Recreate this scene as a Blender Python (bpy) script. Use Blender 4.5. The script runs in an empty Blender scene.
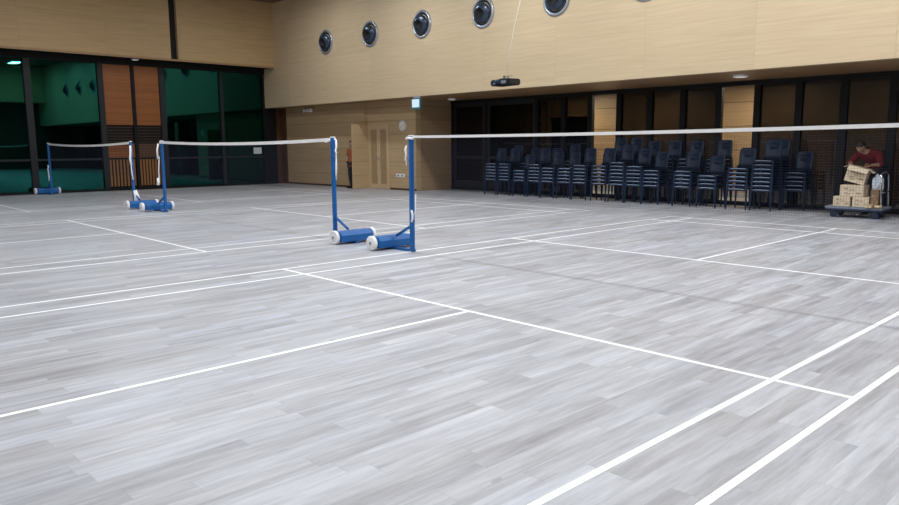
import bpy, bmesh, math, random
from mathutils import Vector, Matrix
random.seed(7)
PI = math.pi
sc = bpy.context.scene
COL = sc.collection

# ------------------------------------------------------------------ camera
F, PIT, ROLL, YAW, CX, CY, CH = 727.596, 0.1462114, -0.00539, 2.3833886, 7.376479, -6.30035, 1.41026
cy_, sy_ = math.cos(YAW), math.sin(YAW)
fw = Vector((cy_*math.cos(PIT), sy_*math.cos(PIT), -math.sin(PIT)))
rt = Vector((sy_, -cy_, 0)); up = rt.cross(fw)
r2 = rt*math.cos(ROLL) + up*math.sin(ROLL)
u2 = -rt*math.sin(ROLL) + up*math.cos(ROLL)
cam = bpy.data.cameras.new('camera'); cam.sensor_width = 36; cam.lens = F/899*36
cam.clip_start = 0.05; cam.clip_end = 200
camo = bpy.data.objects.new('camera', cam); COL.objects.link(camo)
camo.matrix_world = Matrix(((r2.x, u2.x, -fw.x, CX), (r2.y, u2.y, -fw.y, CY), (r2.z, u2.z, -fw.z, CH), (0, 0, 0, 1)))
sc.camera = camo
# ------------------------------------------------------------------ world and exposure
sc.view_settings.view_transform = 'Standard'; sc.view_settings.look = 'None'
sc.view_settings.gamma = 1; sc.view_settings.use_curve_mapping = False
sc.view_settings.exposure = 0.0
w = bpy.data.worlds.new('night'); sc.world = w; w.use_nodes = True
w.node_tree.nodes['Background'].inputs[0].default_value = (0.01, 0.02, 0.03, 1)
w.node_tree.nodes['Background'].inputs[1].default_value = 0.3
# lamp layout of the hall ceiling: (u, v, watts)
LAMPS = [(u, v, p*k) for v, p in ((5.55, 100), (0.2, 110), (-5.4, 108)) for u, k in ((-12.5, .56), (-8.5, .80), (-4.5, 1.04), (-0.5, 1.2), (3.5, 1.3), (7.5, 1.35))]
LAMP_COL = (0.93, 0.97, 1.0)

# ------------------------------------------------------------------ materials
MATS = {}
def mat(name, col, rough=0.5, metal=0.0, emit=None, estr=0.0, spec=0.5, vary=0.0, vscale=8.0, bump=0.0, stretch=(1,1,1)):
    if name in MATS: return MATS[name]
    m = bpy.data.materials.new(name); m.use_nodes = True; nt = m.node_tree
    b = nt.nodes['Principled BSDF']
    b.inputs['Base Color'].default_value = (*col, 1); b.inputs['Roughness'].default_value = rough
    b.inputs['Metallic'].default_value = metal; b.inputs['Specular IOR Level'].default_value = spec
    if emit: b.inputs['Emission Color'].default_value = (*emit, 1); b.inputs['Emission Strength'].default_value = estr
    if vary or bump:
        tc = nt.nodes.new('ShaderNodeTexCoord'); mp = nt.nodes.new('ShaderNodeMapping')
        mp.inputs['Scale'].default_value = stretch
        nz = nt.nodes.new('ShaderNodeTexNoise'); nz.inputs['Scale'].default_value = vscale; nz.inputs['Detail'].default_value = 4
        nt.links.new(tc.outputs['Object'], mp.inputs[0]); nt.links.new(mp.outputs[0], nz.inputs['Vector'])
        if vary:
            mx = nt.nodes.new('ShaderNodeMix'); mx.data_type = 'RGBA'
            mx.inputs[6].default_value = (*[c*(1-vary) for c in col], 1)
            mx.inputs[7].default_value = (*[min(1, c*(1+vary)) for c in col], 1)
            nt.links.new(nz.outputs[0], mx.inputs[0]); nt.links.new(mx.outputs[2], b.inputs['Base Color'])
        if bump:
            bp = nt.nodes.new('ShaderNodeBump'); bp.inputs['Strength'].default_value = bump
            nt.links.new(nz.outputs[0], bp.inputs['Height']); nt.links.new(bp.outputs[0], b.inputs['Normal'])
    MATS[name] = m; return m

class N:
    def __init__(s, nt): s.nt = nt
    def math(s, op, a, b=None, c=None):
        n = s.nt.nodes.new('ShaderNodeMath'); n.operation = op
        for i, x in enumerate((a, b, c)):
            if x is None: continue
            if isinstance(x, (int, float)): n.inputs[i].default_value = x
            else: s.nt.links.new(x, n.inputs[i])
        return n.outputs[0]
    def comb(s, x, y, z=0):
        n = s.nt.nodes.new('ShaderNodeCombineXYZ')
        for i, q in enumerate((x, y, z)):
            if isinstance(q, (int, float)): n.inputs[i].default_value = q
            else: s.nt.links.new(q, n.inputs[i])
        return n.outputs[0]
    def noise(s, vec, scale, detail=3, rough=.5):
        n = s.nt.nodes.new('ShaderNodeTexNoise'); n.inputs['Scale'].default_value = scale
        n.inputs['Detail'].default_value = detail; n.inputs['Roughness'].default_value = rough
        s.nt.links.new(vec, n.inputs['Vector']); return n.outputs[0]
    def white(s, vec):
        n = s.nt.nodes.new('ShaderNodeTexWhiteNoise'); n.noise_dimensions = '3D'
        s.nt.links.new(vec, n.inputs['Vector']); return n.outputs['Value']
    def ramp(s, fac, stops):
        n = s.nt.nodes.new('ShaderNodeValToRGB'); e = n.color_ramp.elements
        while len(e) < len(stops): e.new(.5)
        for q, (p, c) in zip(e, stops): q.position = p; q.color = (*c, 1)
        s.nt.links.new(fac, n.inputs[0]); return n.outputs[0]
    def mix(s, fac, a, b, mode='MIX'):
        n = s.nt.nodes.new('ShaderNodeMix'); n.data_type = 'RGBA'; n.blend_type = mode
        for i, q in ((0, fac), (6, a), (7, b)):
            if isinstance(q, (int, float)): n.inputs[i].default_value = q
            elif isinstance(q, tuple): n.inputs[i].default_value = (*q, 1)
            else: s.nt.links.new(q, n.inputs[i])
        return n.outputs[2]

def wood(name, axis, c1, c2, pw, ph, ou=0.0, oz=0.0, tone=0.08, joint=0.75, grain=1.0, jw=0.006, rough=.42, spec=.4):
    """veneer panels with horizontal grain; axis = world axis running along the wall"""
    m = bpy.data.materials.new(name); m.use_nodes = True; nt = m.node_tree; n = N(nt); b = nt.nodes['Principled BSDF']
    g = nt.nodes.new('ShaderNodeNewGeometry'); sp = nt.nodes.new('ShaderNodeSeparateXYZ'); nt.links.new(g.outputs['Position'], sp.inputs[0])
    a = n.math('SUBTRACT', sp.outputs[0 if axis == 'x' else 1], ou); z = n.math('SUBTRACT', sp.outputs[2], oz)
    fa, fz = n.math('DIVIDE', a, pw), n.math('DIVIDE', z, ph)
    cell = n.white(n.comb(n.math('FLOOR', fa), n.math('FLOOR', fz), 3.3))
    gr = n.noise(n.comb(n.math('MULTIPLY', a, .35), n.math('ADD', n.math('MULTIPLY', z, 9), n.math('MULTIPLY', cell, 17)), cell), 2.2*grain, 5, .6)
    fine = n.noise(n.comb(n.math('MULTIPLY', a, .8), n.math('MULTIPLY', z, 40), 1), 2.0, 2)
    c = n.ramp(n.math('ADD', n.math('MULTIPLY', gr, .8), n.math('MULTIPLY', fine, .2)), [(.3, c1), (.7, c2)])
    t = n.math('ADD', n.math('MULTIPLY', cell, 2*tone), 1-tone)
    c = n.mix(1.0, c, n.comb(t, t, t), 'MULTIPLY')
    ja = n.math('LESS_THAN', n.math('FRACT', fa), jw/pw); jz = n.math('LESS_THAN', n.math('FRACT', fz), jw/ph)
    c = n.mix(n.math('MULTIPLY', n.math('MAXIMUM', ja, jz), joint), c, tuple(x*.3 for x in c1))
    nt.links.new(c, b.inputs['Base Color']); b.inputs['Roughness'].default_value = rough
    b.inputs['Specular IOR Level'].default_value = spec
    return m

M_FASCIA = wood('light veneer panelling', 'x', (.53,.405,.255), (.63,.505,.335), 2.4, 1.48, -3.8, 2.82, .035, .3, 1, .006, .5, .3)
M_BAND = wood('light veneer band', 'y', (.42,.28,.14), (.52,.37,.19), 2.4, 1.11, -.44, 4.28, .03, .3, 1, .006, .5, .3)
M_DOORWALL = wood('honey board panelling', 'x', (.44,.31,.175), (.55,.40,.235), 30, .44, 0, 0, .06, .75, 1, .010)
M_NIB = wood('honey board panelling across', 'y', (.46,.325,.18), (.57,.41,.24), 30, .44, 0, 0, .05, .6, 1, .010)
M_SIDE = wood('shaded board panelling across', 'y', (.33,.22,.125), (.42,.295,.17), 30, .44, 0, 0, .05, .6, 1, .010)  # honey boards again, with some of the side wall's shade in the colour
M_CORR = wood('corridor board panelling', 'x', (.42,.275,.14), (.58,.40,.225), 2.72, .62, .2, 0, .12, .9, 1, .02)
M_SHUT = wood('orange brown shutter wood', 'y', (.23,.072,.014), (.32,.108,.024), 20, .24, 0, .1, .08, .5, 1, .012)
M_SHUTV = mat('orange brown slat wood', (.24,.105,.035), .5, vary=.2, vscale=6)
M_REDWOOD = mat('dark red brown wood', (.085,.035,.016), .5, vary=.15, vscale=4)
M_SOFFIT = wood('brown soffit boards', 'x', (.27,.155,.075), (.35,.21,.10), 1.2, 20, 0, 0, .06, .5)
M_CEIL = mat('dark brown ceiling', (.16,.10,.07), .7, vary=.1, vscale=1.5)
M_BLACK = mat('black frame metal', (.0045,.005,.006), .55, spec=.25)
M_FRAME = mat('charcoal frame metal', (.016,.018,.022), .5, spec=.3)
M_DARK = mat('matt black', (.006,.006,.007), .8)
M_BLUE = mat('royal blue painted steel', (.005,.118,.39), .38, vary=.08, vscale=10)
M_WHITE = mat('white plastic', (.85,.86,.88), .45)
M_TAPE = mat('white net band fabric', (.95,.96,.98), .7, vary=.04, vscale=30)
M_CORD = mat('dark net cord', (.012,.02,.05), .8)
M_NAVY = mat('navy moulded plastic', (.009,.023,.056), .38, vary=.15, vscale=12, spec=.3)
M_EDGE_GLINT = mat('painted seat edge highlight', (.30,.40,.56), .2, spec=.9)  # pale colour paints the highlight that the navy seat lips catch
M_NAVY2 = mat('navy seat plastic', (.007,.018,.045), .25, vary=.15, vscale=12, spec=.6)
M_STEEL = mat('brushed steel', (.55,.58,.62), .25, metal=.9)
M_JET = mat('blue grey enamel', (.045,.065,.10), .25, metal=.5)
M_JETRIM = mat('pale grey metal rim', (.36,.40,.46), .3, metal=.6)
M_CARD = mat('cardboard', (.62,.51,.37), .8, vary=.35, vscale=22, bump=.05)
M_CARD2 = mat('brown cardboard', (.20,.12,.065), .8, vary=.2, vscale=12)
M_CTAPE = mat('brown parcel tape', (.40,.27,.14), .35)
M_PRINT = mat('brown carton print', (.34,.26,.17), .8)
M_BAG = mat('translucent white plastic film', (.62,.68,.76), .3, vary=.25, vscale=14)
M_DECK = mat('blue grey platform rubber', (.22,.25,.30), .5, vary=.15, vscale=10)
M_WHEEL = mat('navy caster', (.012,.03,.075), .4)
M_GREY = mat('grey plastic', (.30,.31,.33), .5)
M_LAMPWHITE = mat('lit lamp diffuser', (.9,.9,.9), .5, emit=LAMP_COL, estr=5.0)
M_SOFTLAMP = mat('soft lit downlight', (.9,.9,.88), .5, emit=(1,.96,.9), estr=.55)

def glass_mat(name, refl, trans, fac, rough=0.0):
    m = bpy.data.materials.new(name); m.use_nodes = True; nt = m.node_tree; nt.nodes.remove(nt.nodes['Principled BSDF'])
    o = nt.nodes['Material Output']; t = nt.nodes.new('ShaderNodeBsdfTransparent'); g = nt.nodes.new('ShaderNodeBsdfGlossy')
    t.inputs[0].default_value = (*trans, 1); g.inputs['Color'].default_value = (*refl, 1); g.inputs['Roughness'].default_value = rough
    x = nt.nodes.new('ShaderNodeMixShader'); x.inputs[0].default_value = fac
    nt.links.new(t.outputs[0], x.inputs[1]); nt.links.new(g.outputs[0], x.inputs[2]); nt.links.new(x.outputs[0], o.inputs[0]); return m
M_GGLASS = glass_mat('green tinted glass', (.03,.22,.205), (.25,.45,.40), .42, .01)
M_GGLASS2 = glass_mat('green tinted glass with dimmed reflection', (.02,.125,.105), (.2,.35,.32), .42, .01)  # same glass; the darker reflection near the corner is put into its colour
M_TGLASS = glass_mat('smoked glass', (.45,.5,.6), (.22,.21,.195), .05)
M_CGLASS = glass_mat('clear glass', (.8,.8,.8), (.92,.92,.90), .06)

def floor_mat():
    m = bpy.data.materials.new('grey wood plank vinyl'); m.use_nodes = True; nt = m.node_tree; n = N(nt); b = nt.nodes['Principled BSDF']
    g = nt.nodes.new('ShaderNodeNewGeometry'); sp = nt.nodes.new('ShaderNodeSeparateXYZ'); nt.links.new(g.outputs['Position'], sp.inputs[0])
    x, y = sp.outputs[0], sp.outputs[1]
    fx = n.math('DIVIDE', x, .132); row = n.math('FLOOR', fx)
    rr = n.white(n.comb(row, 1.7, 0))
    fy = n.math('ADD', n.math('DIVIDE', y, 1.05), n.math('MULTIPLY', rr, 9.0)); cc = n.math('FLOOR', fy)
    cell = n.white(n.comb(row, cc, 2.1)); cell2 = n.white(n.comb(row, cc, 7.9))
    gv = n.comb(n.math('MULTIPLY', x, 13), n.math('ADD', n.math('MULTIPLY', y, 1.1), n.math('MULTIPLY', cell, 31)), n.math('MULTIPLY', cell2, 9))
    g1 = n.noise(gv, 1.0, 5, .62)
    g2 = n.noise(n.comb(n.math('MULTIPLY', x, 60), n.math('MULTIPLY', y, 2.2), cell), 1.0, 3)
    g3 = n.noise(n.comb(n.math('MULTIPLY', x, 26), n.math('ADD', n.math('MULTIPLY', y, 2.6), n.math('MULTIPLY', cell2, 13)), n.math('MULTIPLY', cell, 5)), 1.0, 4, .7)
    v = n.math('ADD', n.math('ADD', n.math('MULTIPLY', g1, .52), n.math('MULTIPLY', g2, .12)), n.math('ADD', n.math('MULTIPLY', g3, .24), n.math('MULTIPLY', cell, .12)))
    c = n.ramp(v, [(.32, (.26,.252,.262)), (.43, (.36,.353,.365)), (.53, (.455,.455,.472)), (.66, (.60,.605,.635))])
    big = n.noise(n.comb(n.math('MULTIPLY', x, 1.6), n.math('MULTIPLY', y, .5), 4), 1.0, 2)
    c = n.mix(big, c, n.mix(1.0, c, (.93,.98,1.09), 'MULTIPLY'))
    kn = n.noise(n.comb(n.math('MULTIPLY', x, 9), n.math('MULTIPLY', y, 4), cell2), 1.0, 1)
    c = n.mix(n.math('MULTIPLY', n.math('GREATER_THAN', kn, .80), .45), c, (.22,.21,.22))
    warm = n.mix(n.math('MULTIPLY', cell2, .35), (1,1,1), (1.03,.98,.91))
    c = n.mix(1.0, c, warm, 'MULTIPLY')
    j = n.math('MAXIMUM', n.math('LESS_THAN', n.math('FRACT', fx), .016), n.math('LESS_THAN', n.math('FRACT', fy), .003))
    c = n.mix(n.math('MULTIPLY', j, .35), c, (.2,.2,.21))
    nt.links.new(c, b.inputs['Base Color']); b.inputs['Roughness'].default_value = .38; b.inputs['Specular IOR Level'].default_value = .42
    return m
M_FLOOR = floor_mat()
M_LINE = mat('white court line paint', (.93,.94,.96), .45)
M_CFLOOR = mat('pale corridor floor', (.42,.41,.40), .4, vary=.1, vscale=2)
M_GROUND = mat('dark outdoor paving', (.05,.06,.06), .8, vary=.2, vscale=2)

# ------------------------------------------------------------------ mesh builder
class MB:
    def __init__(s): s.v = []; s.f = []; s.m = []; s.sm = []
    def add(s, vs, fs, mi=0, smooth=False):
        o = len(s.v); s.v += [tuple(q) for q in vs]
        for f in fs: s.f.append([i+o for i in f]); s.m.append(mi); s.sm.append(smooth)
        return s
    def box(s, a, b, mi=0, M=None):
        x0, y0, z0 = a; x1, y1, z1 = b
        vs = [Vector(q) for q in ((x0,y0,z0),(x1,y0,z0),(x1,y1,z0),(x0,y1,z0),(x0,y0,z1),(x1,y0,z1),(x1,y1,z1),(x0,y1,z1))]
        if M: vs = [M @ q for q in vs]
        return s.add(vs, [(0,3,2,1),(4,5,6,7),(0,1,5,4),(1,2,6,5),(2,3,7,6),(3,0,4,7)], mi)
    def tube(s, pts, r, n=8, mi=0, cap=True):
        pts = [Vector(p) for p in pts]; rs = r if isinstance(r, (list, tuple)) else [r]*len(pts)
        vs = []; fs = []; prev = None
        for i, p in enumerate(pts):
            d = (pts[min(i+1, len(pts)-1)] - pts[max(i-1, 0)]).normalized()
            if prev is None:
                a = d.orthogonal().normalized()
            else:
                a = (prev - d*prev.dot(d)).normalized()
            prev = a; b = d.cross(a)
            for k in range(n):
                t = 2*PI*k/n; vs.append(p + (a*math.cos(t)+b*math.sin(t))*rs[i])
        for i in range(len(pts)-1):
            for k in range(n):
                q = (k+1) % n; fs.append((i*n+k, i*n+q, (i+1)*n+q, (i+1)*n+k))
        s.add(vs, fs, mi, True)
        if cap:
            o = len(s.v)-len(vs)
            s.f.append([o+k for k in reversed(range(n))]); s.m.append(mi); s.sm.append(False)
            s.f.append([o+(len(pts)-1)*n+k for k in range(n)]); s.m.append(mi); s.sm.append(False)
        return s
    def lathe(s, prof, M, n=24, mi=0, smooth=True):
        vs = []; fs = []
        for r, z in prof:
            for k in range(n):
                t = 2*PI*k/n; vs.append(M @ Vector((r*math.cos(t), r*math.sin(t), z)))
        for i in range(len(prof)-1):
            for k in range(n):
                q = (k+1) % n; fs.append((i*n+k, i*n+q, (i+1)*n+q, (i+1)*n+k))
        return s.add(vs, fs, mi, smooth)
    def prism(s, poly, M, h, mi=0):
        n = len(poly); vs = [M @ Vector((x, y, 0)) for x, y in poly] + [M @ Vector((x, y, h)) for x, y in poly]
        fs = [tuple(reversed(range(n))), tuple(range(n, 2*n))] + [(i, (i+1) % n, n+(i+1) % n, n+i) for i in range(n)]
        return s.add(vs, fs, mi)
    def build(s, name, mats, parent=None, loc=None, bevel=0, seg=2, kind=None):
        me = bpy.data.meshes.new(name); me.from_pydata(s.v, [], s.f)
        if not isinstance(mats, (list, tuple)): mats = [mats]
        for m in mats: me.materials.append(m)
        me.polygons.foreach_set('material_index', s.m); me.polygons.foreach_set('use_smooth', s.sm)
        bm = bmesh.new(); bm.from_mesh(me); bmesh.ops.recalc_face_normals(bm, faces=bm.faces)
        if bevel:
            es = [e for e in bm.edges if len(e.link_faces) == 2 and e.calc_face_angle(0) > .6]
            bmesh.ops.bevel(bm, geom=es, offset=bevel, segments=seg, affect='EDGES', clamp_overlap=True)
        bm.to_mesh(me); bm.free()
        o = bpy.data.objects.new(name, me); COL.objects.link(o)
        if parent: o.parent = parent
        if loc: o.location = loc
        if kind: o['kind'] = kind
        return o
def struct(name, mb, m, parent=None, bevel=0):
    return mb.build(name, m, parent, bevel=bevel, kind=None if parent else 'structure')
def B(a, b, mi=0): return MB().box(a, b, mi)
def tag(o, label, cat, group=None):
    n = len(label.split()); assert 4 <= n <= 16, label
    o['label'] = label; o['category'] = cat
    if group: o['group'] = group
    return o
def thing(name, label, cat, loc=(0,0,0), rz=0, group=None):
    o = bpy.data.objects.new(name, None); COL.objects.link(o); o.empty_display_size = .1
    o.location = loc; o.rotation_euler = (0, 0, rz); return tag(o, label, cat, group)
def copy_tree(o, parent=None):
    c = o.copy(); COL.objects.link(c); c.parent = parent
    for ch in list(o.children): copy_tree(ch, c)
    return c
def T(x, y, z): return Matrix.Translation((x, y, z))
def R(a, ax): return Matrix.Rotation(a, 4, ax)

# ------------------------------------------------------------------ setting
ZS, ZB, ZC = 2.82, 4.27, 6.5          # soffit, left band underside, ceiling
VF, VG, UL, UR, VN = 7.8, 10.2, -17.6, 12.0, -11.0
D2, D3 = 1.97, 1.97
fl = MB().box((UL-.4, VN, -.2), (UR, VG+.1, 0))
def line(x0, y0, x1, y1, zt=.0012): fl.box((x0, y0, -.01), (x1, y1, zt), 1)
LW = .02
def court(o, full=True):
    def vl(u, a, b): line(o+u-LW, a, o+u+LW, b)
    def hl(v, a=0, b=6.1): line(o+a-LW+.001, v-LW, o+b+LW-.001, v+LW, .0018)
    for u in (0, .46, 5.64, 6.1): vl(u, -6.7, 6.7)
    for v in (-6.7, -5.94, -1.98, 1.98, 5.94, 6.7): hl(v)
    vl(3.05, -6.7, -1.98); vl(3.05, 1.98, 6.7)
for o in (0, -D2-6.1, -2*(D2+6.1)-.6): court(o)
struct('floor', fl, [M_FLOOR, M_LINE])
struct('floor', B((UL-.4, VG+.1, -.2), (UR, 13.2, -.002)), M_CFLOOR)
struct('floor', B((-32, -14, -.3), (UL-.4, 14, -.05)), M_GROUND)
struct('ceiling', B((UL-.4, VN, ZC), (UR, VF, ZC+.2)), M_CEIL)
struct('ceiling', B((UL-.4, VF+.18, ZS), (UR, VG+.2, ZS+.15)), M_SOFFIT)
struct('ceiling', B((UL-.4, VG+.2, 3.0), (UR, 13.2, 3.15)), M_CEIL)
struct('wall_right', B((UL-.4, VF, ZS), (UR, VF+.18, ZC+.2)), M_FASCIA)
# left wall upper band with its black recess
struct('wall_left', B((UL-.3, VN, ZB), (-16.75, 4.0, ZC)), M_BAND)
struct('wall_left', B((UL-.3, 4.25, ZB), (-16.75, VF, ZC)), M_BAND)
struct('trim_1', B((UL-.3, 4.0, ZB), (-16.9, 4.25, ZC)), M_DARK)
struct('trim_2', B((-16.81, VN, ZB-.06), (-16.75, VF, ZB)), M_SOFFIT)
struct('trim_3', B((-17.5, VN, ZB-.03), (-16.81, VF, ZB)), M_BLACK)
# end wall and near wall (seen only as reflections)
struct('wall_end', B((UR, VN, 0), (UR+.2, 13.2, ZC)), M_REDWOOD)
struct('wall_end', B((10.2, VN, ZB), (UR, VF, ZC)), M_BAND)
struct('wall_near', B((UL-.4, VN-.2, 0), (UR, VN, ZC)), M_FASCIA)
# left glass wall
def frame_v(n, v0, v1, z0=0, z1=4.25, d=.14, m=None): return struct('trim_%d' % n, B((UL-.06, v0, z0), (UL+d-.06, v1, z1)), m or M_FRAME, bevel=.008)
k = 10
for v0, v1 in ((-8.4,-8.2), (-4.3,-4.1), (-.20,-.01), (1.90,2.07), (2.94,3.05), (3.86,4.05), (6.03,6.15), (7.72,8.25)):
    frame_v(k, v0, v1, m=M_BLACK if v0 in (7.72, 2.94) else None); k += 1
struct('trim_%d' % k, B((UL-.05, VN, 4.06), (UL+.12, 8.25, ZB-.03)), M_BLACK); k += 1
struct('trim_%d' % k, B((UL-.05, VN, 0), (UL+.12, 8.25, .07)), M_BLACK); k += 1
struct('trim_%d' % k, MB().box((UL-.05, 8.25, 0), (UL+.05, 8.44, ZS)).box((UL-.05, 8.44, 0), (-17.2, 8.499, ZS)), M_REDWOOD); k += 1
wn = 1
for v0, v1 in ((VN,-8.4), (-8.2,-4.3), (-4.1,-.20), (-.01,1.90), (4.05,6.03), (6.15,7.72)):
    g = struct('window_%d' % wn, B((UL-.012, v0, .07), (UL, v1, 4.06)), M_GGLASS2 if v0 > 6 else M_GGLASS)
    g2 = struct('window_transom', B((UL-.03, v0+.002, 1.00), (UL+.035, v1-.002, 1.06)), M_FRAME, g); wn += 1
# louvred timber shutters between the panes
def shutter(v0, v1, label, dark):
    t = thing('timber_shutter', label, 'shutter', (UL, (v0+v1)/2, .07), 0, 'timber shutters in the glass wall')
    h = (v1-v0)/2-.004
    B((-.02, -h, 2.06), (.03, h, 3.98)).build('upper_panel', M_SHUT, t)
    B((-.02, -h, .99), (.03, h, 1.45)).build('middle_panel', M_SHUT if not dark else M_REDWOOD, t)
    s = MB()
    for i in range(6): s.box((-.03, -h, 1.50+i*.095), (.02, h, 1.515+i*.095))
    s.build('louvre_slats', M_REDWOOD, t)
    s = MB(); n = 8
    for i in range(n):
        c = -h + (i+.5)*2*h/n; s.box((-.01, c-.032, .06), (.03, c+.032, .94))
    s.build('vertical_slats', M_SHUTV, t)
    B((-.01, -h, .94), (.04, h, .99)).build('rail', M_BLACK, t)
    B((-.06, -h, 0), (-.035, h, 3.98)).build('backing', M_DARK, t)
    s = MB()
    for i in range(5): s.box((.031, -h, 1.02+i*.09), (.036, h, 1.03+i*.09))
    s.build('grooves', M_DARK, t)
shutter(2.07, 2.94, 'orange brown timber shutter left of the pair, in the glass wall behind the farthest net', False)
shutter(3.05, 3.86, 'orange brown timber shutter right of the pair, its middle panel dark red', True)
# recessed timber wall under the fascia
struct('wall_back', B((UL-.3, 8.5, 0), (-12.36, 8.7, ZS)), M_DOORWALL)
nib = struct('wall_nib', B((-12.36, 7.98, 0), (-12.30, 8.64, 2.12)), M_NIB, bevel=.004)
struct('wall_door', B((-12.36, 8.65, 0), (-9.9, 8.85, ZS)), M_DOORWALL)
struct('wall_side', B((-10.02, 8.85, 0), (-9.9, VG+.1, ZS)), M_SIDE)
struct('baseboard_back', B((UL+.05, 8.485, 0), (-12.36, 8.5, .06)), M_REDWOOD)
struct('baseboard_door', B((-11.2, 8.635, 0), (-9.9, 8.65, .06)), M_REDWOOD)
# louvred double doors, frame
dfm = mat('honey door frame', (.54,.40,.24), .45, vary=.08, vscale=5)
lvm = mat('honey louvre', (.37,.255,.14), .5, vary=.1, vscale=5)
struct('trim_30', MB().box((-12.295,8.61,0),(-12.24,8.65,2.16)).box((-11.26,8.61,0),(-11.20,8.65,2.16)).box((-12.24,8.61,2.10),(-11.26,8.65,2.16)), dfm, bevel=.004)
for i, (a, b) in enumerate(((-12.235, -11.755), (-11.745, -11.265))):
    d = MB(); w0 = .075
    d.box((a,8.625,.01),(a+w0,8.65,2.095)); d.box((b-w0,8.625,.01),(b,8.65,2.095))
    d.box((a+w0,8.625,.01),(b-w0,8.65,.16)); d.box((a+w0,8.625,1.96),(b-w0,8.65,2.095))
    dd = struct('door_%d' % (i+1), d, dfm, bevel=.002)
    s = MB(); nn = 26
    for q in range(nn):
        z = .18 + q*(1.76/nn)
        s.add([(a+w0,8.628,z),(b-w0,8.628,z),(b-w0,8.648,z+.045),(a+w0,8.648,z+.045),(a+w0,8.632,z-.006),(b-w0,8.632,z-.006)], [(0,1,2,3),(0,4,5,1)])
    struct('louvre_slats', s, lvm, dd)
    hx = b-.05 if i == 0 else a+.05
    struct('door_handle', MB().tube([(hx,8.62,.95),(hx,8.59,.95),(hx,8.59,1.10),(hx,8.62,1.10)], .008), M_STEEL, dd)
# ---- glass wall behind the chairs
MUL = [-9.83, -8.35, -6.33, -5.38] + [-4.48 + .907*i for i in range(18)]
MUL = [m for m in MUL if m < UR-.3]
zt = 2.72
struct('trim_40', B((-9.9, VG-.05, zt), (UR, VG+.09, ZS)), M_BLACK)
struct('trim_41', B((-9.9, VG-.06, 0), (UR, VG+.09, .09)), M_BLACK)
for i, u in enumerate(MUL):
    hw = .075 if i > 2 else .06
    struct('trim_%d' % (42+i), B((u-hw, VG-.05, .09), (u+hw, VG+.08, zt)), M_BLACK, bevel=.006)
for i in range(len(MUL)-1):
    a, b = MUL[i]+(.075 if i > 2 else .06), MUL[i+1]-(.075 if i+1 > 2 else .06)
    clear = abs(MUL[i]-(-4.48)) < .1 or abs(MUL[i]-(-.852)) < .1
    g = struct('window_%d' % (wn+i), B((a, VG, .09), (b, VG+.01, zt)), M_CGLASS if clear else M_TGLASS)
    if i < 2:
        struct('window_frame', MB().box((a,VG-.03,.09),(a+.09,VG+.04,zt)).box((b-.09,VG-.03,.09),(b,VG+.04,zt)).box((a+.09,VG-.03,.09),(b-.09,VG+.04,.3))
               .box((a+.09,VG-.03,.98),(b-.09,VG+.04,1.08)).box((a+.09,VG-.03,zt-.12),(b-.09,VG+.04,zt)), M_FRAME, g, bevel=.004)
# corridor beyond it
struct('wall_corridor', MB().box((-6.23, 12.6, 0), (UR, 12.8, 3.0)).box((-10.2, 12.6, 0), (-7.88, 12.8, 3.0)).box((-7.88, 12.6, 2.28), (-6.23, 12.8, 3.0)), M_CORR)
struct('wall_corridor', B((-10.2, 12.8, 0), (-5.9, 13.1, 3.0)), M_DARK)
struct('wall_corridor', B((-10.3, VG+.1, 0), (-10.2, 13.1, 3.0)), M_REDWOOD)
struct('baseboard_corridor', B((-6.23, 12.585, 0), (UR, 12.6, .12)), M_CFLOOR)

# ------------------------------------------------------------------ ceiling lamps of the hall and corridor
def ceiling_lamp(u, v, z, watts, L=1.3, W=.22, label='long white fixture in the row on the hall ceiling', group='hall ceiling lamps', col=LAMP_COL):
    t = thing('ceiling_lamp', label, 'ceiling lamp', (u, v, z), 0, group)
    B((-L/2, -W/2, -.07), (L/2, W/2, 0)).build('housing', M_WHITE, t, bevel=.01)
    B((-L/2+.03, -W/2+.02, -.085), (L/2-.03, W/2-.02, -.0701)).build('diffuser', M_LAMPWHITE, t)
    l = bpy.data.lights.new('lamp_light', 'AREA'); l.shape = 'RECTANGLE'; l.size = L-.1; l.size_y = W-.04; l.energy = watts; l.color = col
    lo = bpy.data.objects.new('lamp_light', l); COL.objects.link(lo); lo.parent = t; lo.location = (0, 0, -.095)
    return t
for u, v, p in LAMPS: ceiling_lamp(u, v, ZC, p, W=.5)
for u in (-6.6, -3.6, -.4, 3.0, 6.5):
    ceiling_lamp(u, 11.5, 3.0, 48, 1.2, .2, 'warm strip lamp on the corridor ceiling behind the glass', 'corridor lamps', (1, .88, .72))

# ------------------------------------------------------------------ air jet nozzles
def nozzle(u, label):
    t = thing('air_nozzle', label, 'air vent', (u, VF, 4.80), 0, 'round air nozzles in the wood fascia')
    A = R(PI/2, 'X')      # local +z -> -v (out of the wall)
    MB().lathe([(.39,0),(.395,.02),(.37,.045),(.335,.05),(.32,.03),(.315,.004)], A, 40).build('rim', M_JETRIM, t)
    MB().lathe([(.315,.004),(.29,.012),(.265,.01)], A, 40).build('groove', M_DARK, t)
    A2 = T(0,-.045,0) @ R(math.radians(10), 'Z') @ R(math.radians(10), 'X') @ A
    prof = [(.258*math.cos(a), .258*math.sin(a)*.5) for a in [math.radians(q) for q in range(2, 64, 6)]]
    MB().lathe(prof, A2, 36).build('ball', M_JET, t)
    r = prof[-1]
    MB().lathe([(r[0], r[1]), (r[0]+.012, r[1]+.03), (r[0]-.004, r[1]+.035), (r[0]-.02, r[1]-.02), (.005, r[1]-.05)], A2, 32).build('throat', M_DARK, t)
    return t
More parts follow.
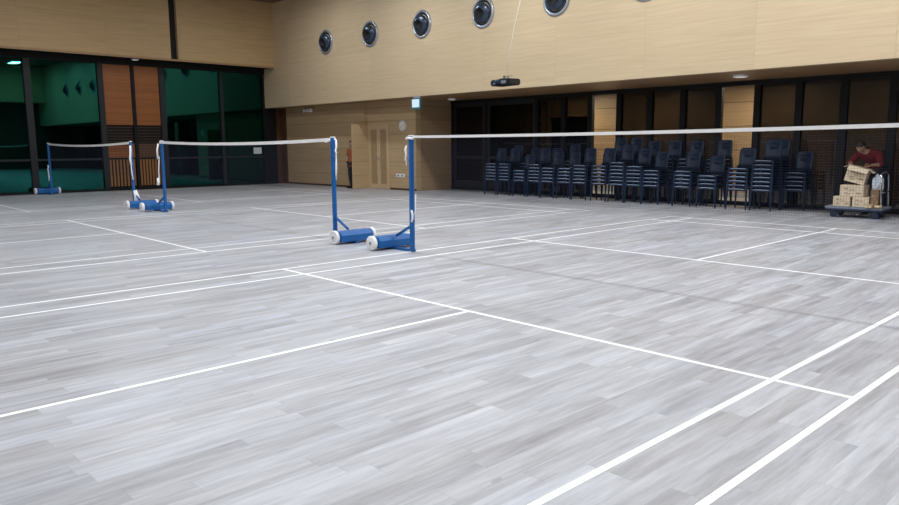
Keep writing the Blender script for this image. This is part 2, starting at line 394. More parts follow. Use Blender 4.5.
nn_ = ['leftmost round air nozzle in the wood fascia, by the room corner', 'second round air nozzle from the left in the wood fascia',
       'middle of the five round air nozzles in the wood fascia', 'fourth round air nozzle from the left, above left of the projector',
       'fifth round air nozzle from the left, partly cut by the top edge of the photo',
       'sixth round air nozzle, only its lowest sliver showing at the top edge']
for i in range(6): nozzle(-13.38+2.395*i, nn_[i])
for i in range(6, 9): nozzle(-13.38+2.395*i, 'round air nozzle farther right along the wood fascia')

# ------------------------------------------------------------------ projector
pj = thing('projector', 'black ceiling projector hanging in front of the wood fascia', 'projector', (-4.50, 6.8, 2.80), math.radians(-8))
pj.scale = (.86, .86, .86)
B((-.40, -.22, 0), (.40, .22, .17)).build('body', mat('black projector casing', (.015,.018,.025), .3), pj, bevel=.03)
MB().lathe([(0,.0),(.075,0),(.08,.05),(.07,.06),(.055,.045),(0,.03)], T(-.17,-.22,.085) @ R(PI/2,'X'), 24).build('lens', M_JET, pj)
s = MB()
for i in range(7): s.box((.08+i*.03, -.225, .04), (.095+i*.03, -.22, .13))
s.build('vent_grille', M_GREY, pj)
B((-.30,-.224,.11),(-.02,-.22,.145)).build('front_panel', mat('blue glossy panel', (.03,.12,.22), .2), pj)
MB().box((-.14,-.10,.17),(.14,.10,.20)).box((-.05,-.05,.20),(.05,.05,.27)).box((.10,-.02,.24),(.30,.02,.255)).box((.12,-.02,.17),(.14,.02,.24)).build('mount_bracket', M_STEEL, pj, bevel=.004)
MB().tube([(0,0,.27),(.35,.0,1.5),(1.25,.1,(ZC-2.80)/.86)], .006, 8).build('hanging_cable', M_WHITE, pj)

# ------------------------------------------------------------------ exit sign, clock, plate, small lamps, paper
ex = thing('exit_sign', 'small lit sign hanging at the lower edge of the wood fascia', 'sign', (-8.78, VF-.08, 2.44))
B((-.19, -.03, 0), (.19, .03, .32)).build('housing', mat('green sign casing', (.05,.16,.17), .4), ex, bevel=.008)
B((-.155, -.034, .06), (.155, -.0301, .285)).build('lit_panel', mat('lit pale blue panel', (.6,.72,.85), .4, emit=(.55,.76,1.0), estr=.42), ex)
B((-.13, .0, .32), (.13, .06, .37)).build('wall_bracket', M_GREY, ex)
ck = thing('wall_clock', 'round white wall clock above right of the louvred doors', 'clock', (-10.52, 8.65, 2.03))
A = R(PI/2, 'X')
MB().lathe([(.165,0),(.165,.03),(.15,.04),(.142,.028)], A, 32).build('rim', mat('pale grey rim', (.62,.62,.6), .4), ck)
MB().lathe([(.145,.022),(.0001,.024)], A, 32).build('face', mat('white clock face', (.85,.84,.8), .5), ck)
s = MB()
for i in range(12):
    s.box((-.005,.105,.025),(.005,.13,.028), 0, A @ R(i*PI/6,'Z'))
s.build('hour_marks', M_BLACK, ck)
MB().box((-.006,-.01,.028),(.006,.075,.031),0,A @ R(-1.0,'Z')).box((-.004,-.01,.032),(.004,.11,.034),0,A @ R(2.2,'Z')).build('hands', M_BLACK, ck)
pl = thing('wall_plate', 'small white socket plate low on the wall right of the louvred doors', 'socket', (-10.67, 8.65, .465))
B((-.21,-.014,-.055),(.21,0,.055)).build('plate', M_WHITE, pl, bevel=.004)
B((-.16,-.018,-.03),(-.04,-.0141,.03)).build('socket', M_GREY, pl); B((.04,-.018,-.03),(.16,-.0141,.03)).build('socket', M_GREY, pl)
el = thing('emergency_lamp', 'white twin headed emergency lamp high on the recessed timber wall', 'lamp', (-15.55, 8.5, 2.60))
B((-.16,-.09,.03),(.16,0,.14)).build('housing', M_WHITE, el, bevel=.01)
for sx in (-1,1):
    MB().lathe([(.0001,.0),(.05,0),(.075,.09),(.07,.1),(.0001,.085)], T(sx*.22,-.06,.09) @ R(PI/2,'X') @ R(.3*sx,'Y'), 16).build('lamp_head', M_WHITE, el)
def downlight(u, v, z, label, r=.11):
    t = thing('downlight', label, 'ceiling lamp', (u, v, z), 0, 'small lamps under the wood soffits')
    MB().lathe([(r,0),(r+.01,-.02),(r-.01,-.045),(r-.03,-.045)], Matrix(), 24).build('rim', M_WHITE, t)
    MB().lathe([(r-.03,-.04),(.0001,-.048)], Matrix(), 24).build('diffuser', M_SOFTLAMP, t)
downlight(-8.95, 9.3, ZS, 'small white lamp under the soffit above the glass doors', .13)
downlight(.31, 8.75, ZS, 'small white lamp under the soffit above the chair stacks', .15)
downlight(-17.22, 3.0, ZB-.03, 'small white lamp under the left wood band above the shutters', .12)
pp = B((UL+.003, 7.29, 1.14), (UL+.006, 7.62, 1.37)).build('paper_notice', mat('white notice paper', (.72,.76,.82), .7))
tag(pp, 'white sheet of paper stuck on the dark glass beside the corner', 'notice')

# ------------------------------------------------------------------ net posts
def make_post(label):
    t = thing('net_post', label, 'net post', (0,0,0), 0, 'blue portable net posts')
    B((-.027,-.027,0),(.027,.027,1.53)).build('pole', M_BLUE, t, bevel=.005)
    MB().box((-.03,-.03,1.53),(.03,.03,1.548)).build('pole_cap', M_WHITE, t, bevel=.004)
    MB().box((-.58,-.035,.003),(.032,.035,.03)).build('foot_bar', M_BLUE, t, bevel=.003)
    MB().tube([(-.03,0,.34),(-.33,0,.19)], .02, 8).build('brace', M_BLUE, t)
    wb = MB(); poly = [(-.11,.032),(.11,.032),(.115,.13),(.085,.182),(-.085,.182),(-.115,.13)]
    wb.prism(poly, T(-.46,-.29,0) @ Matrix(((1,0,0,0),(0,0,1,0),(0,1,0,0),(0,0,0,1))), .58)
    wb.build('weight_box', M_BLUE, t, bevel=.008)
    for sy in (-1,1):
        w_ = MB().lathe([(.0001,-.028),(.05,-.028),(.055,-.018),(.085,-.018),(.092,-.028),(.10,-.02),(.10,.02),(.092,.028),(.0001,.028)], T(-.46, sy*.33, .10) @ R(PI/2,'X'), 28).build('wheel', M_WHITE, t)
        MB().lathe([(.0001,-.034),(.022,-.034),(.025,-.026),(.025,.026),(.022,.034),(.0001,.034)], T(-.46, sy*.33, .10) @ R(PI/2,'X'), 14).build('hub', M_GREY, w_)
    MB().tube([(-.46,-.32,.10),(-.46,.32,.10)], .015, 8).build('axle', M_STEEL, t)
    MB().tube([(-.033,0,1.20),(-.06,0,1.20),(-.06,0,1.32),(-.033,0,1.32)], .006, 6).build('cleat', M_STEEL, t)
    return t
post = make_post('nearest blue net post, holding the left end of the long right hand net')
post.location = (.0, 0, 0)
for x, rz, lab in ((-1.80, PI, 'blue net post next left of the nearest one, right end of the middle net'),
                   (-8.42, 0, 'blue net post at the left end of the middle net'),
                   (-10.22, PI, 'blue net post with white piece at its foot, right end of the farthest net'),
                   (-16.82, 0, 'farthest blue net post, by the dark glass wall'),
                   (6.14, PI, 'blue net post beyond the right edge at the end of the nearest net')):
    c = copy_tree(post); c.location = (x, .12 if x < -8 else 0, 0); c.rotation_euler = (0,0,rz); c['label'] = lab
    if lab.startswith('blue net post with'):
        MB().tube([(-.16,.0,.12),(-.12,-.02,.26),(-.08,0,.40)], [.07,.065,.045], 8).build('white_piece', M_TAPE, c)  # tapered white tube at the foot of the pole

def make_net(u0, u1, v, label, ztop=(1.535, 1.535), sag=.035, cords=(), H=.052):
    t = thing('badminton_net', label, 'net', ((u0+u1)/2, v, 0), 0, 'badminton nets between the posts')
    uc = (u0+u1)/2
    def zt(u):
        k = (u-u0)/(u1-u0); return ztop[0]*(1-k)+ztop[1]*k - sag*4*k*(1-k)
    n = 40; bd = MB()
    vs = []; fs = []
    for i in range(n+1):
        u = u0+(u1-u0)*i/n; z = zt(u)
        vs += [(u-uc,-.006,z),(u-uc,.006,z),(u-uc,.006,z-H),(u-uc,-.006,z-H)]
    for i in range(n):
        for q in range(4): fs.append((i*4+q, i*4+(q+1)%4, (i+1)*4+(q+1)%4, (i+1)*4+q))
    bd.add(vs, fs+[(0,1,2,3),(n*4+3,n*4+2,n*4+1,n*4)]).build('top_band', M_TAPE, t)
    ms = MB(); p = .022; r = .0006; nu = int((u1-u0)/p)
    for i in range(nu+1):
        u = u0+(u1-u0)*i/nu; z1 = zt(u)-H; z0 = zt(u)-.76
        ms.add([(u-uc-r,0,z0),(u-uc+r,0,z0),(u-uc,r*1.6,z0),(u-uc-r,0,z1),(u-uc+r,0,z1),(u-uc,r*1.6,z1)], [(0,1,4,3),(1,2,5,4),(2,0,3,5)])
    for j in range(int(.685/p)+1):
        zz = .76 - j*p
        for i in range(16):
            a, b = u0+(u1-u0)*i/16, u0+(u1-u0)*(i+1)/16
            za, zb = zt(a)-zz, zt(b)-zz
            ms.add([(a-uc,0,za-r),(a-uc,0,za+r),(a-uc,-r*1.6,za),(b-uc,0,zb-r),(b-uc,0,zb+r),(b-uc,-r*1.6,zb)], [(0,1,4,3),(1,2,5,4),(2,0,3,5)])
    ms.build('mesh', M_CORD, t)
    for s_, u, pts in cords:
        MB().tube([(u-uc+a, b, c) for a, b, c in pts], s_, 6).build('tie_cord', M_TAPE, t)
    return t
knot = [(0,-.05,1.36),(.03,-.06,1.33),(-.03,-.06,1.30),(.02,-.06,1.27),(-.02,-.055,1.29)]
make_net(.03, 6.11, 0, 'long white banded net stretching past the right edge of the photo', ztop=(1.54, 1.565), sag=.015, H=.032, cords=(
    (.006, .0, [(-.05,-.04,1.42),(-.055,-.045,1.25),(-.05,-.045,1.15)]),
    (.012, .0, [(-.045,-.05,1.40),(-.06,-.055,1.35),(-.04,-.055,1.30),(-.065,-.05,1.22)]),
    (.014, .0, [(.04,-.04,.56),(.065,-.05,.51),(.07,-.05,.45),(.04,-.045,.41)]),
    (.005, .0, [(.07,-.05,.48),(.13,-.05,.55),(.14,-.05,.78)]),
    (.016, .0, [(-.05,-.04,1.50),(.0,-.05,1.51),(.06,-.02,1.50)])))
make_net(-8.39, -1.84, .06, 'white banded net between the second post pair, in the middle of the hall', sag=.05, cords=(
    (.014, -1.80, [(.04,-.03,1.50),(.06,-.04,1.40),(.05,-.05,1.34),(.075,-.05,1.30)]),
    (.008, -1.80, [(.06,-.05,1.34),(.07,-.05,1.1),(.05,-.05,.9),(.045,-.05,.98),(.055,-.05,1.2)]),
    (.006, -1.80, [(-.04,-.05,.62),(-.045,-.05,.4),(-.04,-.05,.25)]),
    (.016, -1.80, [(-.25,-.02,1.47),(-.1,-.03,1.50),(.04,-.04,1.51)]),
    (.020, -8.42, [(-.03,-.0,1.48),(-.04,-.03,1.35),(-.03,-.03,1.15)]),
    (.012, -8.42, [(-.03,.0,1.2),(-.03,-.03,.9),(-.0,-.04,.74)]),
    (.030, -8.42, [(.0,-.06,.74),(.02,-.07,.66),(-.01,-.07,.60)])))
make_net(-16.79, -10.26, .12, 'farthest white banded net, in front of the green tinted glass', sag=.06, cords=(
    (.026, -10.22, [(.03,-.02,1.44),(.07,-.04,1.3),(.05,-.05,1.15),(.09,-.05,1.0)]),
    (.012, -10.22, [(.05,-.04,1.1),(.10,-.05,.8),(.16,-.05,.66),(.10,-.05,.68)]),
    (.016, -16.82, [(.0,-.05,.88),(.06,-.06,.82),(.0,-.06,.78),(.05,-.06,.60),(.04,-.06,.42)])))

# ------------------------------------------------------------------ stacking chairs
PITCH = .0875
def make_chair():
    t = thing('stacking_chair', 'navy plastic chair without arms', 'chair', (0,0,0), 0, 'navy chairs stacked along the glass wall')
    # seat: dished shell with a rolled front lip; local -y is the front, y=0 at the lip
    n = 9; prof = [(.010,.415),(.0,.43),(.0,.452),(.018,.462),(.06,.460),(.15,.450),(.28,.443),(.38,.447),(.43,.47)]
    vs = []; fs = []; W = [-.195,-.185,-.12,0,.12,.185,.195]
    for (y,z) in prof:
        for x in W: vs.append((x, y, z + (.012 if abs(x) > .15 and y > .03 else 0) - (.012 if abs(x) > .19 else 0)))
    m = len(W); L = len(prof)
    for i in range(L-1):
        for j in range(m-1): fs.append((i*m+j, i*m+j+1, (i+1)*m+j+1, (i+1)*m+j))
    top = MB().add(vs, fs, 0, True)
    o = len(top.v); top.add([(x,y+.012 if z < .44 and y < .02 else y,z-.014) for x,y,z in vs], [tuple(reversed(f)) for f in fs], 0, True)
    rim = [(0*m+j) for j in range(m)] + [i*m+m-1 for i in range(1,L)] + [(L-1)*m+j for j in range(m-2,-1,-1)] + [i*m for i in range(L-2,0,-1)]
    for a, b in zip(rim, rim[1:]+rim[:1]): top.f.append([a, b, b+o, a+o]); top.m.append(0); top.sm.append(False)
    top.build('seat', M_NAVY2, t)
    MB().tube([(-.172,.004,.440),(-.10,-.002,.445),(0,-.004,.447),(.10,-.002,.445),(.172,.004,.440)], .0062, 8).build('edge_highlight', M_EDGE_GLINT, t)  # thin added tube carrying the painted highlight along the lip
    # backrest: curved panel, rounded top, hand slot drawn as an opening
    bk = MB(); rows = [(.43,.48,.175),(.445,.55,.17),(.46,.64,.175),(.475,.73,.18),(.487,.80,.178),(.496,.855,.165),(.50,.885,.13)]
    cols = [-1,-.75,-.4,0,.4,.75,1]; vs = []
    for (y,z,hw) in rows:
        for c in cols: vs.append((c*hw, y - .03*(c*c) + .015, z))
    m = len(cols); fs = []
    for i in range(len(rows)-1):
        for j in range(m-1):
            if i == 3 and j in (2,3): continue
            fs.append((i*m+j, i*m+j+1, (i+1)*m+j+1, (i+1)*m+j))
    bo = bk.add(vs, fs, 0, True).build('backrest', M_NAVY, t)
    sm = bo.modifiers.new('thickness', 'SOLIDIFY'); sm.thickness = .012; sm.offset = 1
    for sx in (-1, 1):
        def slab(p, q, w0, w1, th):   # tapering flat leg
            (x0,y0,z0),(x1,y1,z1) = p, q
            vs = [(x0-th,y0-w0,z0),(x0+th,y0-w0,z0),(x0+th,y0+w0,z0),(x0-th,y0+w0,z0),(x1-th,y1-w1,z1),(x1+th,y1-w1,z1),(x1+th,y1+w1,z1),(x1-th,y1+w1,z1)]
            return MB().add(vs, [(3,2,1,0),(4,5,6,7),(0,1,5,4),(1,2,6,5),(2,3,7,6),(3,0,4,7)])
        slab((sx*.222,.008,0),(sx*.205,.035,.462),.018,.032,.010).build('leg', M_NAVY, t, bevel=.003)
        slab((sx*.222,.485,0),(sx*.195,.425,.50),.018,.030,.010).build('leg', M_NAVY, t, bevel=.003)
    return t
def ordn(i): return ['first','second','third','fourth','fifth','sixth','seventh','eighth','ninth','tenth','eleventh','twelfth','thirteenth','fourteenth','fifteenth','sixteenth'][i]
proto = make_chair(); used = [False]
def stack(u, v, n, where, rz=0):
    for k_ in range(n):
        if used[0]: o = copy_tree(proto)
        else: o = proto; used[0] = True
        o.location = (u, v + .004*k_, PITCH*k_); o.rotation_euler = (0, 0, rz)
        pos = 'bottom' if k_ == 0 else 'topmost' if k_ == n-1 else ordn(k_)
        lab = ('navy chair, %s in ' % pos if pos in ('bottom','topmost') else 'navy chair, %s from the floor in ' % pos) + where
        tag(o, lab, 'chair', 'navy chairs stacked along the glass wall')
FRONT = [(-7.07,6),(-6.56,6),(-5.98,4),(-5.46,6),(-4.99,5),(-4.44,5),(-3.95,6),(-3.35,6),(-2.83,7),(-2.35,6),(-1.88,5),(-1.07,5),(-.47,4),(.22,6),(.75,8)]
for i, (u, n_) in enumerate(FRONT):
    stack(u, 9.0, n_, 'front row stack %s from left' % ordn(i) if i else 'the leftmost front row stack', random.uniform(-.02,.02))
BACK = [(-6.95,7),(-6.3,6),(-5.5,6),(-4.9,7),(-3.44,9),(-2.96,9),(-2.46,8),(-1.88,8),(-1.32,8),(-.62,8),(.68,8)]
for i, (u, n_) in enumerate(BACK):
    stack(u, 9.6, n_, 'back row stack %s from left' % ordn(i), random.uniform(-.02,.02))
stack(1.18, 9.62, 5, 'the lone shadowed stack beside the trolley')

# ------------------------------------------------------------------ trolley and cartons
tr = thing('platform_trolley', 'flat blue grey platform trolley carrying cartons, at the right edge', 'trolley', (2.64, 9.0, 0), math.radians(2))
B((-.50,-.30,.17),(.50,.30,.215)).build('deck', M_DECK, tr, bevel=.012)
MB().box((-.49,-.29,.14),(.49,-.25,.17)).box((-.49,.25,.14),(.49,.29,.17)).box((-.49,-.25,.14),(-.45,.25,.17)).box((.45,-.25,.14),(.49,.25,.17)).build('under_frame', M_WHEEL, tr)
for sx in (-.36,.36):
    for sy in (-.22,.22):
        c = MB().box((sx-.035,sy-.03,.125),(sx+.035,sy+.03,.14)).box((sx-.02,sy-.030,.05),(sx+.02,sy-.024,.13)).box((sx-.02,sy+.024,.05),(sx+.02,sy+.030,.13)).build('caster', M_WHEEL, tr)
        MB().lathe([(.0001,-.02),(.055,-.02),(.062,-.012),(.062,.012),(.055,.02),(.0001,.02)], T(sx,sy,.062) @ R(PI/2,'X'), 20).build('wheel', M_WHEEL, c)
hp = []
for i in range(9):
    a = PI*i/8; hp.append((.42+.0*a, -.25*math.cos(a)*1.0, .80+.07*math.sin(a)))
MB().tube([(.45,-.25,.21),(.44,-.25,.45)] + hp + [(.44,.25,.45),(.45,.25,.21)], .017, 10).build('handle', M_STEEL, tr)
MB().tube([(.455,-.25,.5),(.455,.25,.5)], .012, 8).build('crossbar', M_STEEL, tr)
def carton(loc, sx, sy, sz, rz, label, M=None, m=M_CARD, tilt=None, opened=False):
    t = thing('cardboard_carton', label, 'carton', loc, rz, 'cartons on the trolley')
    if tilt: t.rotation_euler = tilt
    if opened:
        th = .006; b = MB()
        b.box((-sx,-sy,0),(sx,sy,th)).box((-sx,-sy,th),(sx,-sy+th,sz)).box((-sx,sy-th,th),(sx,sy,sz)).box((-sx,-sy+th,th),(-sx+th,sy-th,sz)).box((sx-th,-sy+th,th),(sx,sy-th,sz))
        b.build('body', m, t)
        for (hx, hy, ax, an, w_, h_) in ((0,-sy,'X',2.3,sx,.12),(0,sy,'X',-2.1,sx,.12),(-sx,0,'Y',-2.2,sy,.10),(sx,0,'Y',2.0,sy,.10)):
            Mx = T(hx,hy,sz) @ R(an, ax)
            if ax == 'X': MB().box((-w_,-.003,0),(w_,.003,h_),0,Mx).build('flap', m, t)
            else: MB().box((-.003,-w_,0),(.003,w_,h_),0,Mx).build('flap', m, t)
    else:
        B((-sx,-sy,0),(sx,sy,sz)).build('body', m, t, bevel=.004)
        MB().box((-sx-.001,-.025,sz-.07),(-sx+.001,.025,sz)).box((-sx,-.025,sz),(sx,.025,sz+.0012)).box((sx-.001,-.025,sz-.07),(sx+.001,.025,sz)).build('tape', M_CTAPE, t)
    p = MB()
    for (a, c, w_, h_) in ((-.65,.6,.35,.14),(-.2,.62,.5,.06),(-.2,.48,.4,.05),(.4,.25,.4,.12),(-.6,.2,.5,.05),(-.6,.32,.3,.05)):
        p.box((a*sx,-sy-.0012,c*sz),((a+w_)*sx,-sy,(c+h_)*sz))
    p.build('print', M_PRINT if m is M_CARD else M_CTAPE, t)
    return t
DZ = .217
carton((2.42,8.92,DZ), .15,.17,.185,.02,'small pale carton at the left on the trolley deck')
carton((2.76,8.92,DZ), .145,.17,.185,-.02,'small pale carton beside the first on the deck, under the wide one')
carton((2.585,8.93,DZ+.187), .205,.17,.22,.0,'wide pale carton lying across the two small ones')
carton((2.57,8.97,DZ+.45), .175,.15,.30,0,'open pale carton tilted on top of the pile', tilt=(0, math.radians(15), .12), opened=True)
carton((2.995,8.84,DZ), .065,.13,.33,.05,'upright dark brown carton beside the trolley handle', m=M_CARD2)
tb = B((-.05,-.06,0),(.05,.06,.06)).build('small_box', mat('cream card', (.62,.50,.32), .7), None, (2.93,8.66+.14,0)); tb.location = (2.93,8.64+.05,DZ)
B((-.012,-.0605,.0),(.012,.0605,.0605)).build('tape', M_CTAPE, tb)
tag(tb, 'tiny cream box at the front of the trolley deck', 'box')
rl = thing('tape_roll', 'cream roll of tape lying by the foot of the trolley handle', 'tape roll', (3.04,8.76,DZ) if False else (3.065,8.74,DZ))
MB().lathe([(.04,0),(.065,0),(.065,.05),(.04,.05),(.04,0)], Matrix(), 24).build('tape', mat('cream tape', (.66,.50,.30), .5), rl)
MB().lathe([(.036,.001),(.040,.001),(.040,.049),(.036,.049),(.036,.001)], Matrix(), 24).build('core', M_CARD2, rl)
# crumpled film bag
bm = bmesh.new(); bmesh.ops.create_icosphere(bm, subdivisions=4, radius=1)
for v in bm.verts:
    d = v.co.normalized(); k_ = 1 + .13*math.sin(9*d.x+3*d.z) + .10*math.sin(13*d.y-7*d.z) + random.uniform(-.04,.04)
    v.co = Vector((d.x*.085*k_, d.y*.13*k_, max(-.98, d.z*k_)*.20+.2))
for f in bm.faces: f.smooth = False
me = bpy.data.meshes.new('plastic_bag'); bm.to_mesh(me); bm.free(); me.materials.append(M_BAG)
bg = bpy.data.objects.new('plastic_bag', me); COL.objects.link(bg); bg.location = (2.93,9.08,DZ+.19)
tag(bg, 'crumpled white plastic bag between the cartons and the trolley handle', 'bag')
bc = B((-.075,-.10,0),(.075,.10,.165)).build('box', M_CARD2, None, (2.93,9.08,DZ), bevel=.004)
bc.name = 'brown_box'; tag(bc, 'low brown box under the white plastic bag on the trolley', 'box')

# ------------------------------------------------------------------ people
M_SKIN = mat('skin', (.45,.27,.18), .55, vary=.06, vscale=8)
M_HAIR = mat('dark brown hair', (.025,.015,.012), .6, vary=.3, vscale=40, bump=.4)
M_EYE = mat('dark eye', (.02,.015,.012), .3); M_LIP = mat('lips', (.38,.14,.11), .5)
def skin_mesh(nodes, edges, root, mats, name, parent, sub=2, subd=True, extra=None):
    """nodes: dict name->(pos, radius); returns one mesh object grown by skin + subsurf, baked"""
    names = list(nodes); me = bpy.data.meshes.new('tmp')
    me.from_pydata([nodes[q][0] for q in names], [(names.index(a), names.index(b)) for a, b in edges], [])
    o = bpy.data.objects.new('tmp', me); COL.objects.link(o)
    o.modifiers.new('skin', 'SKIN')
    if not me.skin_vertices: me.skin_vertices.new()
    for i, q in enumerate(names):
        sv = me.skin_vertices[0].data[i]; r = nodes[q][1]
        sv.radius = r if isinstance(r, tuple) else (r, r); sv.use_root = (q == root)
    s_ = o.modifiers.new('sub', 'SUBSURF'); s_.levels = s_.render_levels = sub
    dg = bpy.context.evaluated_depsgraph_get(); dg.update()
    m2 = bpy.data.meshes.new_from_object(o.evaluated_get(dg))
    bpy.data.objects.remove(o); bpy.data.meshes.remove(me)
    return m2
def join_meshes(meshes, name, mats, parent, loc=None):
    bm = bmesh.new()
    for i, m in enumerate(meshes):
        k0 = len(bm.faces); bm.from_mesh(m); bm.faces.ensure_lookup_table()
        for f in bm.faces[k0:]: f.smooth = True
    me = bpy.data.meshes.new(name); bm.to_mesh(me); bm.free()
    for m in mats: me.materials.append(m)
    o = bpy.data.objects.new(name, me); COL.objects.link(o); o.parent = parent
    return o
def head_mesh(M, mi_eye=1, mi_lip=2):
    """face towards local -y; origin at head centre, height .23"""
    bm = bmesh.new(); bmesh.ops.create_uvsphere(bm, u_segments=28, v_segments=20, radius=1)
    for v in bm.verts:
        x, y, z = v.co; w_ = 1 - .28*max(0, -z)**1.2
        nx, ny, nz = x*.077*w_, y*.097*(1-.12*max(0,-z)), z*.118
        if y < 0:
            nose = math.exp(-((x/.16)**2 + ((z+.10)/.20)**2)); ny -= .022*nose
            sock = math.exp(-(((abs(x)-.38)/.17)**2 + ((z-.05)/.12)**2)); ny += .009*sock
            ny -= .006*math.exp(-((x/.3)**2 + ((z+.42)/.10)**2)); ny -= .010*math.exp(-((x/.3)**2+((z+.8)/.2)**2))
        v.co = (nx, ny, nz)
    for sx in (-1, 1):
        for (c, s_, mi) in (((sx*.031,-.081,.008), (.011,.008,.008), mi_eye), ((sx*.077,.008,-.008), (.010,.018,.031), 0)):
            g = bmesh.ops.create_uvsphere(bm, u_segments=10, v_segments=8, radius=1)
            fs_ = set()
            for v in g['verts']:
                v.co = Vector((v.co.x*s_[0]+c[0], v.co.y*s_[1]+c[1], v.co.z*s_[2]+c[2])); fs_ |= set(v.link_faces)
            for f in fs_: f.material_index = mi
    g = bmesh.ops.create_uvsphere(bm, u_segments=10, v_segments=8, radius=1); fs_ = set()
    for v in g['verts']: v.co = Vector((v.co.x*.022, v.co.y*.008-.090, v.co.z*.006-.052)); fs_ |= set(v.link_faces)
    for f in fs_: f.material_index = mi_lip
    for v in bm.verts: v.co = M @ v.co
    me = bpy.data.meshes.new('head'); bm.to_mesh(me); bm.free(); return me
def hair_mesh(M, low=-.2):
    bm = bmesh.new(); bmesh.ops.create_uvsphere(bm, u_segments=28, v_segments=20, radius=1)
    for v in bm.verts:
        x, y, z = v.co; k_ = 1 + .03*math.sin(11*x+5*z)
        v.co = (x*.086*k_, y*.106*k_+.006, z*.126*k_+.006)
    dl = [v for v in bm.verts if (v.co.y < -.02 and v.co.z < .052) or v.co.z < low*.4 - (.0 if v.co.y > 0 else -.06)]
    bmesh.ops.delete(bm, geom=dl, context='VERTS')
    for v in bm.verts: v.co = M @ v.co
    me = bpy.data.meshes.new('hair'); bm.to_mesh(me); bm.free(); return me
def hand_meshes(wrist, d, palm_n, side, curl=.5):
    """d = direction of the fingers, palm_n = palm normal, side = thumb direction"""
    d, pn, sd = Vector(d).normalized(), Vector(palm_n).normalized(), Vector(side).normalized(); w0 = Vector(wrist); out = []
    nodes = {'w': (w0, (.024,.018)), 'p': (w0+d*.045, (.036,.016)), 'q': (w0+d*.085, (.038,.014))}
    out.append(skin_mesh(nodes, [('w','p'),('p','q')], 'w', None, 'palm', None, 1))
    for i, ln in enumerate((.068,.078,.072,.056)):
        off = sd*(.028-.019*i); b0 = w0+d*.075+off; pts = [b0]; a = .15
        for sg in (.45,.32,.28):
            a += curl*.6; dd = d*math.cos(a)+pn*math.sin(a); pts.append(pts[-1]+dd*ln*sg)
        nd = {str(q): (p_, .0088-.0009*q) for q, p_ in enumerate(pts)}
        out.append(skin_mesh(nd, [('0','1'),('1','2'),('2','3')], '0', None, 'f', None, 1))
    b0 = w0+d*.02+sd*.022; pts = [b0, b0+(sd*.8+d*.7).normalized()*.04, b0+(sd*.8+d*.7).normalized()*.04+(d+pn*.4).normalized()*.032, b0+(sd*.8+d*.7).normalized()*.04+(d+pn*.6).normalized()*.056]
    nd = {str(q): (p_, .0105-.001*q) for q, p_ in enumerate(pts)}
    out.append(skin_mesh(nd, [('0','1'),('1','2'),('2','3')], '0', None, 't', None, 1))
    return out
def shoe(parent, x, y, rz, m):
    n = 8; mb = MB(); vs = []; prof = [(-.07,.030,.085),(-.05,.038,.09),(0,.040,.075),(.07,.044,.055),(.13,.046,.042),(.17,.038,.032),(.19,.018,.022)]
    for (t_, hw, h) in prof:
        vs += [(-hw,-t_,0),(hw,-t_,0),(hw*.95,-t_,h*.6),(hw*.5,-t_,h),(-hw*.5,-t_,h),(-hw*.95,-t_,h*.6)]
    fs = [(i*6+q, i*6+(q+1)%6, (i+1)*6+(q+1)%6, (i+1)*6+q) for i in range(len(prof)-1) for q in range(6)]
    fs += [(5,4,3,2,1,0), tuple(len(vs)-6+q for q in range(6))]
    M = T(x,y,0) @ R(rz,'Z'); mb.add([M @ Vector(v) for v in vs], fs, 0, True)
    return mb.build('shoe', m, parent)
EDG = [('pel','sp1'),('sp1','sp2'),('sp2','neck'),('neck','hd'),('sp2','shl'),('shl','ell'),('ell','wrl'),('sp2','shr'),('shr','elr'),('elr','wrr'),
       ('pel','hpl'),('hpl','knl'),('knl','anl'),('pel','hpr'),('hpr','knr'),('knr','anr')]
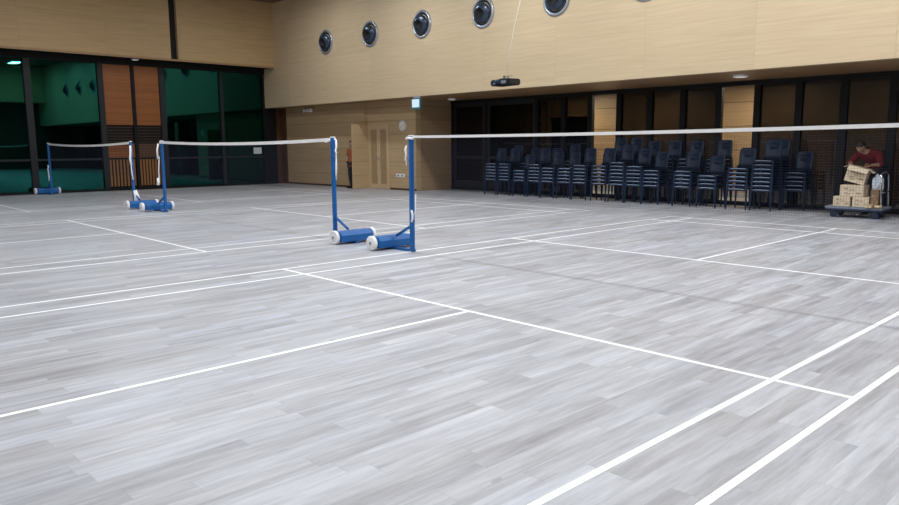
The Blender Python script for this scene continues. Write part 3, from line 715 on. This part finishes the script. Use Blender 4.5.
def person(label, J, headM, hands, shirt_m, trouser_m, feet, sleeve=.55, low=-.2, loc=(0,0,0)):
    t = thing('person', label, 'person', loc)
    Rr = {'pel':(.13,.10),'sp1':(.12,.09),'sp2':(.13,.10),'neck':.052,'hd':.05,'shl':.058,'shr':.058,'ell':.040,'elr':.040,'wrl':.026,'wrr':.026,
          'hpl':.085,'hpr':.085,'knl':.055,'knr':.055,'anl':.036,'anr':.036}
    nodes = {k_: (Vector(v), Rr[k_]) for k_, v in J.items()}
    parts = [skin_mesh(nodes, EDG, 'pel', None, 'b', None, 2), head_mesh(headM)]
    for h in hands: parts += hand_meshes(*h)
    join_meshes(parts, 'body', [M_SKIN, M_EYE, M_LIP], t)
    join_meshes([hair_mesh(headM, low)], 'hair', [M_HAIR], t)
    V = {k_: Vector(v) for k_, v in J.items()}
    sh = {'pel':(V['pel'],(.155,.125)),'sp1':(V['sp1'],(.15,.12)),'sp2':(V['sp2'],(.165,.14)),
          'shl':(V['shl'],.082),'shr':(V['shr'],.082),'cl':(V['shl'].lerp(V['ell'],sleeve*1.4),.066),'cr':(V['shr'].lerp(V['elr'],sleeve*1.4),.066),
          'hem':(V['pel']+(V['hpl']+V['hpr']-V['sp1']*2).normalized()*.09,(.17,.135)),
          'nk':(V['sp2'].lerp(V['neck'],.80),.098)}
    join_meshes([skin_mesh(sh, [('hem','pel'),('pel','sp1'),('sp1','sp2'),('sp2','shl'),('sp2','shr'),('shl','cl'),('shr','cr'),('sp2','nk')], 'pel', None, 's', None, 2)], 'shirt', [shirt_m], t)
    tr_ = {'pel':(V['pel'],(.145,.115)),'hpl':(V['hpl'],.105),'hpr':(V['hpr'],.105),'knl':(V['knl'],.075),'knr':(V['knr'],.075),
           'al':(V['anl']+Vector((0,0,-.02)),.058),'ar':(V['anr']+Vector((0,0,-.02)),.058)}
    join_meshes([skin_mesh(tr_, [('pel','hpl'),('hpl','knl'),('knl','al'),('pel','hpr'),('hpr','knr'),('knr','ar')], 'pel', None, 't', None, 2)], 'trousers', [trouser_m], t)
    for x, y, rz in feet: shoe(t, x, y, rz, M_BLACK)
    return t
M_RED = mat('red shirt', (.16,.008,.014), .8, vary=.2, vscale=10, bump=.15)
M_TROU = mat('dark trousers', (.02,.022,.03), .8, vary=.2, vscale=10)
M_ORG = mat('orange brown shirt', (.34,.10,.035), .8, vary=.2, vscale=10, bump=.15)
# the one bending over the cartons, facing the hall
person('person in a red shirt bending over the cartons on the trolley',
    {'pel':(.06,.80,.93),'sp1':(.05,.68,1.08),'sp2':(.0,.52,1.21),'neck':(-.05,.38,1.27),'hd':(-.07,.33,1.30),
     'shl':(.19,.48,1.18),'ell':(.27,.28,1.00),'wrl':(.16,.10,.99),'shr':(-.19,.50,1.19),'elr':(-.27,.32,1.02),'wrr':(-.20,.12,1.03),
     'hpl':(.15,.80,.88),'knl':(.17,.70,.48),'anl':(.17,.80,.09),'hpr':(-.04,.80,.88),'knr':(-.06,.70,.48),'anr':(-.07,.80,.09)},
    T(-.08,.285,1.335) @ R(math.radians(42),'X') @ R(math.radians(-8),'Z'),
    [((.16,.10,.99),(-.5,-.75,-.35),(-.6,.3,-.7),(-.2,-.3,.9),.5), ((-.20,.12,1.03),(.45,-.75,-.35),(.6,.3,-.7),(.2,-.3,.9),.5)],
    M_RED, M_TROU, [(.17,.80,0),(-.07,.80,0)], sleeve=.70*1.2, loc=(2.62,8.97,0))
# the one half hidden behind the partition
person('person in an orange brown shirt peeking from behind the timber partition',
    {'pel':(0,0,.86),'sp1':(0,0,1.02),'sp2':(0,.0,1.22),'neck':(0,-.01,1.36),'hd':(0,-.02,1.42),
     'shl':(.17,0,1.26),'ell':(.22,.03,1.0),'wrl':(.20,-.08,.78),'shr':(-.17,0,1.26),'elr':(-.22,-.03,1.0),'wrr':(-.15,-.14,.86),
     'hpl':(.09,0,.82),'knl':(.10,-.02,.45),'anl':(.10,.02,.08),'hpr':(-.09,0,.82),'knr':(-.10,-.03,.45),'anr':(-.10,.02,.08)},
    T(0,-.025,1.465) @ R(.5,'Z'),
    [((.20,-.08,.78),(0,-.2,-1),(-1,0,0),(0,-1,0),.4), ((-.15,-.14,.86),(.3,-.3,-.9),(1,0,0),(0,-1,0),.6)],
    M_ORG, M_TROU, [(.10,.02,.1),(-.10,.02,-.1)], loc=(-12.69,8.24,0))
